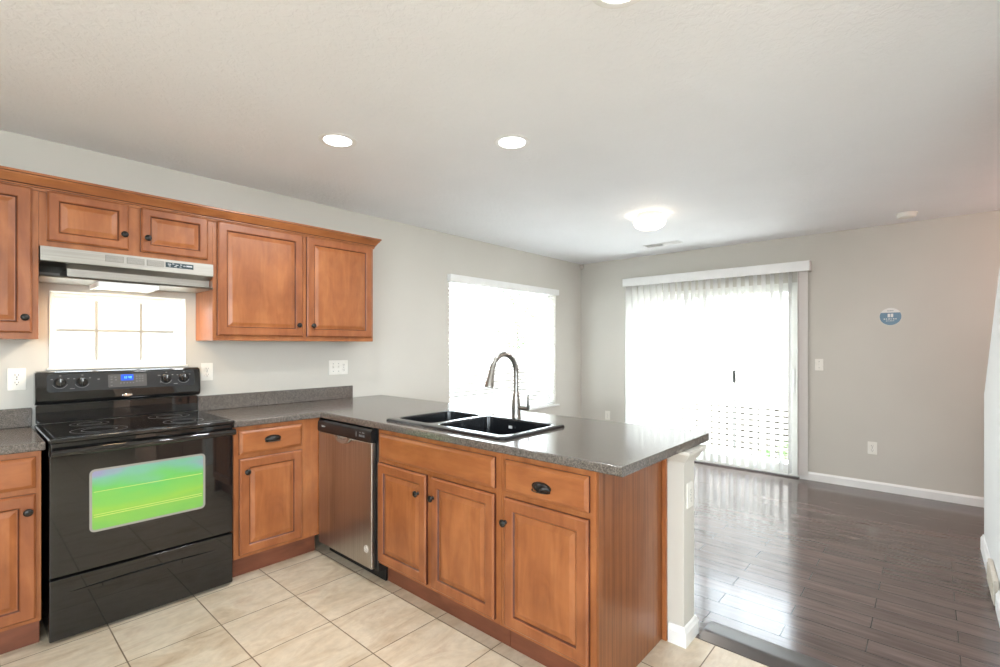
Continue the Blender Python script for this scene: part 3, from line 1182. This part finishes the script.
for xa, za, w, h in ((.45, .812, .006, .03), (.485, .838, .016, .005), (.515, .838, .022, .005), (.485, .816, .008, .012), (.498, .816, .008, .012), (.511, .816, .008, .012), (.526, .816, .012, .012)):
    bm = bm_new()
    box(bm, xa, xa + w, -.0318, -.0309, za, za + h)
    link('button', bm, 'mark_dim', cpn, world=False, smooth=0)
bm = bm_new()
for k, (w, h) in enumerate(((.008, .010), (.005, .007), (.006, .008), (.004, .009), (.007, .007))):
    box(bm, .055 + k * .0085, .055 + k * .0085 + w * .8, -.0318, -.0309, .826, .826 + h)
link('logo', bm, 'mark', cpn, world=False, smooth=0)
# handle scoop
bm = bm_new()
n = 16
r0, r1, r2 = [], [], []
for k in range(n + 1):
    a = math.pi + math.pi * k / n
    r0.append((.308 + .082 * math.cos(a), -.0264, .7905 + .040 * math.sin(a)))
    r1.append((.308 + .078 * math.cos(a), -.040, .7905 + .036 * math.sin(a)))
    r2.append((.308 + .052 * math.cos(a), -.036, .7905 + .018 * math.sin(a)))
r3 = [(x * 1.0, -.0264, .7905 + (z - .7905) * .6) for x, y, z in r2]
loops(bm, [r0, r1, r2, r3], None, cyc=False)
link('handle', bm, 'hood', dd, world=False)
bm = bm_new()
lathe(bm, [(0.021, 0), (0.021, .001), (0.0205, .0013), (0.0005, .0013)], (0.548, -.0262, 0.183), 'y', 32, -1)
bd = link('badge', bm, 'badge', dd, world=False)
bm = bm_new()
lathe(bm, [(0.0135, 0), (0.0155, 0), (0.0155, .0004), (0.0135, .0004), (0.0135, 0)], (0.548, -.0277, 0.183), 'y', 28, -1, cap=False)
for xa, za, w, h in ((.541, .188, .014, .003), (.541, .180, .006, .003), (.550, .180, .005, .005), (.543, .173, .010, .003)):
    box(bm, xa, xa + w, -.0281, -.0277, za, za + h)
link('printing', bm, 'badge_ink', bd, world=False, smooth=0)

# ------------------------------------------------------------------ worktops
def worktop_edges(bm, zt, zb, skip):
    es = []
    for e in bm.edges:
        if len(e.link_faces) != 2:
            continue
        a, b = e.verts[0].co, e.verts[1].co
        if abs(a.z - b.z) > 1e-5:
            continue
        n0, n1 = e.link_faces[0].normal, e.link_faces[1].normal
        if abs(n0.dot(n1)) < 0.1 and not skip((a + b) / 2):
            es.append(e)
    return es


CT0, CT1 = 0.877, 0.914
SX0, SX1, SY0, SY1 = 1.372, 1.838, -2.115, -1.258      # cut-out
PXF, PXB, PYE = 1.2814, 2.175, -2.749
bm = slab([0.768, PXF, SX0, SX1, PXB], [PYE, SY0, SY1, -0.635, -0.001],
          lambda u, v: (v > -0.635 or u > PXF) and not (SX0 < u < SX1 and SY0 < v < SY1), CT1 - CT0, lambda u, v, w: (u, v, CT0 + w))
bmesh.ops.recalc_face_normals(bm, faces=bm.faces)
es = worktop_edges(bm, CT1, CT0, lambda m: not ((abs(m.y + .635) < .002 and m.x < PXF) or abs(m.x - PXF) < .002))
bmesh.ops.bevel(bm, geom=es, offset=.007, segments=3, profile=0.5, affect='EDGES')
wt = thing('countertop', 'dark speckled laminate countertop wrapping from range to the peninsula end', 'countertop', (1.5, -0.9, CT0))
link('worktop', bm, 'laminate', wt)
link('backsplash', box(bm_new(), 0.768, 1.89, -.021, -.001, 0.9145, 1.013, 0.003), 'laminate', wt)
wl = thing('countertop', 'short dark laminate countertop piece cut off at the photo edge beside the range', 'countertop', (-0.3, -0.3, CT0))
bm = bm_new()
box(bm, -0.64, -0.006, -0.635, -0.001, CT0, CT1, 0.008, seg=3)
link('worktop', bm, 'laminate', wl)
link('backsplash', box(bm_new(), -0.64, -0.006, -.021, -.001, 0.9145, 1.013, 0.003), 'laminate', wl)

# ------------------------------------------------------------------ sink
sk = thing('kitchen_sink', 'black double bowl drop-in sink set in the peninsula countertop', 'sink', (1.6, -1.69, 0.914))
bm = bm_new()
zr = 0.928
N = 6
outer0 = rrect(1.347, 1.852, -2.138, -1.236, 0.03, N)
outer1 = rrect(1.350, 1.849, -2.135, -1.239, 0.028, N)
outer2 = rrect(1.360, 1.841, -2.125, -1.249, 0.024, N)
b1 = (1.405, 1.800, -1.572, -1.285)
b2 = (1.405, 1.800, -2.092, -1.622)


def P3(l, z):
    return [(x, y, z) for x, y in l]


V = loops(bm, [P3(outer0, 0.9146), P3(outer1, zr - .003), P3(outer2, zr)], None)
edges = []
hole_rings = []
for b in (b1, b2):
    o = [P3(rrect(b[0] - .008, b[1] + .008, b[2] - .008, b[3] + .008, 0.048, N), zr),
         P3(rrect(b[0] - .002, b[1] + .002, b[2] - .002, b[3] + .002, 0.044, N), zr - .003),
         P3(rrect(b[0], b[1], b[2], b[3], 0.042, N), zr - .012),
         P3(rrect(b[0] + .012, b[1] - .012, b[2] + .012, b[3] - .012, 0.04, N), zr - .17),
         P3(rrect(b[0] + .022, b[1] - .022, b[2] + .022, b[3] - .022, 0.04, N), zr - .19),
         P3(rrect(b[0] + .05, b[1] - .05, b[2] + .05, b[3] - .05, 0.03, N), zr - .196)]
    W = loops(bm, o, None, False, True)
    hole_rings.append(W[0])


def ring_edges(r):
    out = []
    for i in range(len(r)):
        e = bm.edges.get((r[i], r[(i + 1) % len(r)]))
        out.append(e)
    return out


es = ring_edges(V[-1]) + ring_edges(hole_rings[0]) + ring_edges(hole_rings[1])
bmesh.ops.triangle_fill(bm, edges=es, use_beauty=True, use_dissolve=False)
sb = link('basin', bm, 'sink', sk, smooth=30)
for b in (b1, b2):
    cx_, cy_ = (b[0] + b[1]) / 2, (b[2] + b[3]) / 2
    link('drain', lathe(bm_new(), [(0.045, 0), (0.045, .003), (0.036, .004), (0.032, .0015), (0.001, .0015)], (cx_, cy_, zr - .196), 'z', 24), 'nickel', sk)
bm = bm_new()
box(bm, 1.783, 1.7845, -1.82, -1.795, 0.878, 0.893)
link('maker_plate', bm, 'mark', sk, smooth=0)

# faucet
FX, FYY = 1.889, -1.762
fc = thing('faucet', 'brushed nickel gooseneck faucet with side lever behind the sink', 'faucet', (FX, FYY, CT1))
link('body', lathe(bm_new(), [(0.031, 0), (0.031, .004), (0.028, .008), (0.0265, .03), (0.0255, .075), (0.0215, .12), (0.0155, .155), (0.0135, .163)], (FX, FYY, CT1 + .0005), 'z', 28), 'nickel', fc)
pts = [(FX, FYY, CT1 + .158), (FX, FYY, CT1 + .21), (FX, FYY, CT1 + .265)]
R_ = 0.105
for k in range(1, 19):
    a = math.pi * k / 18 * 0.94
    pts.append((FX - R_ + R_ * math.cos(a), FYY, CT1 + .265 + .112 * math.sin(a)))
link('spout', tube(bm_new(), pts, 0.0142, 16), 'nickel', fc)
e1 = Vector(pts[-1])
dr_ = (Vector(pts[-1]) - Vector(pts[-2])).normalized()
sp = [e1 - dr_ * .004, e1 + dr_ * .006, e1 + dr_ * .02, e1 + dr_ * .085, e1 + dr_ * .092]
link('spray_head', tube(bm_new(), sp, [0.0150, 0.0172, 0.0172, 0.0255, 0.0235], 20), 'nickel', fc)
bm = bm_new()
tube(bm, [(FX, FYY - .022, CT1 + .068), (FX, FYY - .085, CT1 + .068)], [0.0115, 0.0115], 14)
tube(bm, [(FX, FYY - .082, CT1 + .062), (FX, FYY - .088, CT1 + .07), (FX - .002, FYY - .090, CT1 + .10), (FX - .004, FYY - .093, CT1 + .148)], [0.0085, 0.0095, 0.008, 0.0065], 12)
link('lever', bm, 'nickel', fc)
o = link('hole_cover', lathe(bm_new(), [(0.019, 0), (0.019, .003), (0.015, .006), (0.012, .012), (0.001, .013)], (1.905, -1.56, CT1 + .0005), 'z', 20), 'nickel', None, loc=(1.905, -1.56, CT1 + .0005))
tag(o, 'small round metal cap on the countertop behind the sink divider', 'cap')


# ------------------------------------------------------------------ outlets and switches
def plate(kind_list, name, label, cat, loc, face, wk=0.070):
    """face 'y': on the kitchen wall facing -y; 'x': on the back wall facing -x; loc = centre on the wall"""
    w = 0.0 + wk if len(kind_list) == 1 else 0.046 * (len(kind_list) - 1) + 0.074
    rz = 0 if face == 'y' else RZ90
    o = thing(name, label, cat, loc, rz)
    bm = bm_new()
    h = 0.115
    pts0 = rrect(-w / 2, w / 2, -h / 2, h / 2, .004, 3)
    pts1 = rrect(-w / 2 + .003, w / 2 - .003, -h / 2 + .003, h / 2 - .003, .003, 3)
    loops(bm, [[(x, -.0005, z) for x, z in pts0], [(x, -.004, z) for x, z in pts0], [(x, -.006, z) for x, z in pts1]], None, True, True)
    link('cover_plate', bm, 'plate', o, world=False)
    for i, k in enumerate(kind_list):
        cx_ = (i - (len(kind_list) - 1) / 2) * .046
        if k == 'outlet':
            for dz in (-.0195, .0195):
                bm = bm_new()
                q = rrect(cx_ - .0165, cx_ + .0165, dz - .014, dz + .014, .011, 5)
                loops(bm, [[(x, -.0061, z) for x, z in q], [(x, -.008, z) for x, z in q]], None, True, True)
                so = link('socket', bm, 'plate', o, world=False)
                bm = bm_new()
                box(bm, cx_ - .0075, cx_ - .0055, -.0084, -.0081, dz - .002, dz + .008)
                box(bm, cx_ + .0055, cx_ + .0075, -.0084, -.0081, dz - .001, dz + .007)
                lathe(bm, [(0.0028, 0), (0.0028, .0003)], (cx_, -.0081, dz - .008), 'y', 10, -1)
                link('slots', bm, 'plate_dark', so, world=False, smooth=0)
        else:
            bm = bm_new()
            prism(bm, [(-.0061, -.012), (-.007, -.012), (-.0085, .0), (-.015, .009), (-.013, .012), (-.0061, .012)], 'x', cx_ - .005, cx_ + .005)
            link('toggle', bm, 'plate', o, world=False, smooth=20)
        for dz in ((0,) if k == 'outlet' else (-.03, .03)):
            link('screw', lathe(bm_new(), [(0.0032, 0), (0.0028, .001), (0.0005, .0012)], (cx_, -.0061, dz), 'y', 12, -1), 'mark_dim', o, world=False)
    return o


plate(['outlet'], 'wall_outlet', 'white duplex outlet above the short countertop beside the small window', 'outlet', (-0.062, 0, 1.165), 'y')
plate(['outlet'], 'wall_outlet', 'white duplex outlet between the small window and the wide wall cabinet', 'outlet', (0.824, 0, 1.168), 'y')
plate(['toggle', 'toggle', 'outlet'], 'switch_plate', 'wide white plate with two switches and an outlet under the wall cabinet', 'switch', (1.77, 0, 1.165), 'y')
plate(['toggle'], 'light_switch', 'white single light switch beside the patio door blind', 'switch', (XB, -2.738, 1.152), 'x')
plate(['outlet'], 'wall_outlet', 'white outlet low on the plain wall beneath the round sign', 'outlet', (XB, -3.155, 0.388), 'x')
plate(['outlet'], 'wall_outlet', 'white outlet between room corner and patio door', 'outlet', (XB, -0.405, 0.43), 'x')
plate(['outlet'], 'wall_outlet', 'white outlet on the end of the half wall under the countertop', 'outlet', (1.955, HY, 0.66), 'y')

# ------------------------------------------------------------------ round sign on the back wall
sg = thing('round_sign', 'small round blue and white sign on the plain back wall', 'sign', (XB, -3.286, 1.605), RZ90)
L = dict(parent=sg, world=False)
link('disc', lathe(bm_new(), [(0.079, 0.0005), (0.079, .002), (0.0785, .0024), (0.0005, .0024)], (0, 0, 0), 'y', 48, -1), 'sign_white', **L)
bm = bm_new()
rr = 0.0775
a0 = math.asin(0.036 / rr)
pts = [(rr * math.cos(a), rr * math.sin(a)) for a in [math.pi - a0 + (math.pi + 2 * a0) * k / 36 for k in range(37)]]
prism(bm, pts, 'y', -.0025, -.0029)
link('blue_field', bm, 'sign_blue', **L)
bm = bm_new()
for xa in (-.020, .002):
    box(bm, xa, xa + .018, -.0034, -.003, -.006, .026)
for k, w in enumerate((.010, .008, .011, .007, .010, .009)):
    box(bm, -.048 + k * .0165, -.048 + k * .0165 + w, -.0034, -.003, -.026, -.017)
for k, w in enumerate((.008, .006, .009, .007, .006)):
    box(bm, -.032 + k * .013, -.032 + k * .013 + w, -.0034, -.003, -.042, -.036)
link('white_lettering', bm, 'sign_white', smooth=0, **L)
bm = bm_new()
for k, w in enumerate((.007, .006, .008, .005, .007)):
    box(bm, -.022 + k * .009, -.022 + k * .009 + w, -.0032, -.0026, .049, .056)
link('grey_lettering', bm, 'sign_grey', smooth=0, **L)

# corner sensor
o = link('motion_sensor', lathe(bm_new(), [(0.012, 0), (0.022, .006), (0.024, .02), (0.021, .036), (0.012, .045), (0.001, .048)], (XB - .028, -.028, H - .062), 'z', 18), 'plate_dark', None, loc=(XB - .028, -.028, H - .062))
o.data.materials.clear()
o.data.materials.append(M['badge'])
tag(o, 'tiny white round sensor high in the room corner', 'sensor')

# ------------------------------------------------------------------ ceiling fixtures
def downlight(loc, label):
    o = thing('recessed_light', label, 'ceiling light', loc, 0, 'recessed lights in the kitchen ceiling')
    link('trim_ring', lathe(bm_new(), [(0.070, 0.0), (0.074, .004), (0.092, .0055), (0.098, .003), (0.098, 0.0005), (0.070, .0005)], (0, 0, 0), 'z', 40, -1, cap=False), 'white', o, world=False)
    link('lens', lathe(bm_new(), [(0.0735, 0.0005), (0.0735, .002), (0.04, .0045), (0.001, .005)], (0, 0, 0), 'z', 36, -1), 'lens', o, world=False)
    return o


LE = 12
dl = downlight((1.096, -1.17, H), 'round recessed ceiling light nearest the wide wall cabinet')
copy_tree(dl, (1.738, -1.858, H), 'round recessed ceiling light in the middle of the ceiling above the peninsula')
copy_tree(dl, (1.088, -2.846, H), 'round recessed ceiling light cut off by the top edge of the photo')
for k, (x, y) in enumerate(((1.096, -1.17), (1.738, -1.858), (1.088, -2.846))):
    lamp('recessed_lamp', (x, y, H - .012), LE, 0.13, (0.93, 0.97, 1.0))

DXY = (3.60, -1.795)
dm = thing('dome_light', 'frosted glass dome light on the ceiling near the patio door', 'ceiling light', (*DXY, H))
link('base_pan', lathe(bm_new(), [(0.10, 0.0005), (0.105, .01), (0.105, .036), (0.098, .044), (0.001, .044)], (0, 0, 0), 'z', 40, -1), 'plate', dm, world=False)
link('glass_shade', lathe(bm_new(), [(0.098, 0.0445), (0.118, .048), (0.130, .060), (0.128, .080), (0.112, .104), (0.08, .122), (0.04, .131), (0.001, .133)], (0, 0, 0), 'z', 40, -1), 'dome', dm, world=False)
lamp('dome_lamp', (*DXY, H - .136), 15, 0.18, (1.0, 0.93, 0.84))
o = bpy.data.objects.new('stairwell_lamp', bpy.data.lights.new('stairwell_lamp', 'POINT'))  # added unseen light without a fixture, tints the far wall pink
o.data.energy = 22
o.data.color = (1.0, 0.66, 0.56)
o.data.shadow_soft_size = 0.1
o.location = (4.55, -4.9, 2.1)
COL.objects.link(o)

cv = thing('ceiling_vent', 'slim white slotted air vent on the ceiling in front of the patio door', 'vent', (4.83, -1.385, H))
bm = bm_new()
box(bm, -.065, .065, -.20, .20, -.006, -.0005, 0.002)
link('frame', bm, 'white', cv, world=False)
link('opening', box(bm_new(), -.045, .045, -.18, .18, -.0066, -.0061), 'plate_dark', cv, world=False, smooth=0)
bm = bm_new()
for k in range(7):
    xx = -.039 + k * .013
    prism(bm, [(xx - .005, -.0068), (xx + .004, -.0115), (xx + .005, -.0105), (xx - .004, -.0068)], 'y', -.18, -.005)
    prism(bm, [(xx + .005, -.0068), (xx - .004, -.0115), (xx - .005, -.0105), (xx + .004, -.0068)], 'y', .005, .18)
link('louvers', bm, 'white', cv, world=False, smooth=0)

sm = thing('smoke_detector', 'round white smoke detector on the ceiling near the plain back wall', 'smoke detector', (5.0, -3.41, H))
link('base', lathe(bm_new(), [(0.072, 0.0005), (0.072, .010), (0.068, .012), (0.001, .012)], (0, 0, 0), 'z', 32, -1), 'plate', sm, world=False)
link('cover', lathe(bm_new(), [(0.064, 0.0122), (0.066, .018), (0.060, .034), (0.048, .039), (0.001, .040)], (0, 0, 0), 'z', 32, -1), 'plate', sm, world=False)

# ------------------------------------------------------------------ outside
struct('ground', box(bm_new(), -20, 40, -30, 30, -0.72, -0.62), 'ground', smooth=0)
struct('patio_slab', box(bm_new(), XB + .155, 6.35, -3.4, 0.3, -0.6, -0.03), 'concrete', smooth=0)


def fence(p0, p1, label, z0, z1, back, bh=0.073):
    L_ = (Vector(p1) - Vector(p0)).length
    ang = math.atan2(p1[1] - p0[1], p1[0] - p0[0])
    o = thing('fence', label, 'fence', (p0[0], p0[1], -0.62), ang)
    bm = bm_new()
    z = z0
    while z < z1:
        box(bm, 0, L_, 0, 0.022, z + .62, z + .62 + bh, 0.003)
        z += 0.098
    link('boards', bm, 'fence', o, world=False, smooth=0)
    k = 0.6
    while k < L_:
        link('post', box(bm_new(), k, k + .09, 0.0225, 0.11, 0.0, z1 + .62 + .02, 0.004), 'fence', o, world=False, smooth=0)
        k += 2.2
    link('gap_backing', box(bm_new(), 0, L_, 0.112, 0.15, 0.0, back + .62), 'fence_back', o, world=False, smooth=0)  # added dark sheet behind the boards so the low gaps look dark
    return o


fence((8.7, 3.6), (8.7, -5.5), 'pale fence of horizontal boards beyond the patio door', -0.5, 1.75, 0.30)
fence((2.4, 5.2), (11.5, 5.2), 'pale fence of horizontal boards outside the dining window', -0.5, 1.25, 0.8, 0.079)


def house(label, x0, x1, y0, y1, h, side):
    """neighbouring house with lap siding on the wall that faces this room"""
    o = thing('neighbor_house', label, 'house', ((x0 + x1) / 2, (y0 + y1) / 2, -0.62))
    link('walls', box(bm_new(), x0, x1, y0, y1, -0.62, h), 'siding' if side else 'stucco', o, smooth=0)
    bm = bm_new()
    z = -0.45
    while z < h - .1:
        prism(bm, [(x0 - .001, z), (x0 - .009, z), (x0 - .004, z + .148), (x0 - .001, z + .148)], 'y', y0, y1)
        z += 0.15
    if side:
        link('lap_siding', bm, 'siding', o, smooth=0)
    bm = bm_new()
    e = .3
    if not side:
        prism(bm, [(y0 - e, h), ((y0 + y1) / 2, h + 1.4), (y1 + e, h), (y1 + e, h + .12), ((y0 + y1) / 2, h + 1.55), (y0 - e, h + .12)], 'x', x0 - e, x1 + e)
    else:
        prism(bm, [(x0 - e, h), ((x0 + x1) / 2, h + 1.4), (x1 + e, h), (x1 + e, h + .12), ((x0 + x1) / 2, h + 1.55), (x0 - e, h + .12)], 'y', y0 - e, y1 + e)
    link('roof', bm, 'shingle', o, smooth=0)


house('plain grey neighboring house seen through the small window over the range', -4.0, 2.2, 3.4, 8.0, 3.4, None)
house('grey sided neighboring house behind the fence beyond the patio door', 10.6, 17.0, -8.0, 4.2, 3.4, 'x')


def foliage(bm, c, rad, n, leaf):
    for _ in range(n):
        while True:
            p = Vector((random.uniform(-1, 1), random.uniform(-1, 1), random.uniform(-1, 1)))
            if 0.35 < p.length < 1:
                break
        p = Vector((c[0] + p.x * rad[0], c[1] + p.y * rad[1], c[2] + p.z * rad[2]))
        q = Matrix.Rotation(random.uniform(0, 6.28), 4, 'Z') @ Matrix.Rotation(random.uniform(-1.2, 1.2), 4, 'X')
        pts = [q @ Vector(v_) * leaf for v_ in ((-.5, 0, 0), (0, -.25, .06), (.5, 0, 0), (0, .25, .06))]
        bm.faces.new([bm.verts.new(p + v_) for v_ in pts])


def tree(name, label, x, y, h, r, n, leaf, group=None, cat='tree'):
    o = thing(name, label, cat, (x, y, -0.62), 0, group)
    link('trunk', tube(bm_new(), [(0, 0, 0), (0.02, 0.01, h * .35), (0, 0.02, h * .7)], [r * .09, r * .07, r * .03], 8), 'bark', o, world=False)
    bm = bm_new()
    foliage(bm, (0, 0, h * .62), (r, r, h * .38), n, leaf)
    link('crown', bm, 'leaf', o, world=False, smooth=0)


tree('tree', 'bushy green tree standing beyond the dining window fence', 12.4, 6.9, 4.4, 0.9, 1600, 0.16)
tree('shrub', 'taller small green shrub at the foot of the fence beyond the patio door', 8.25, -1.90, 0.5, 0.13, 160, 0.06, None, 'shrub')
tree('shrub', 'shorter small green shrub at the fence foot beside the taller one', 8.25, -1.62, 0.36, 0.11, 130, 0.06, None, 'shrub')
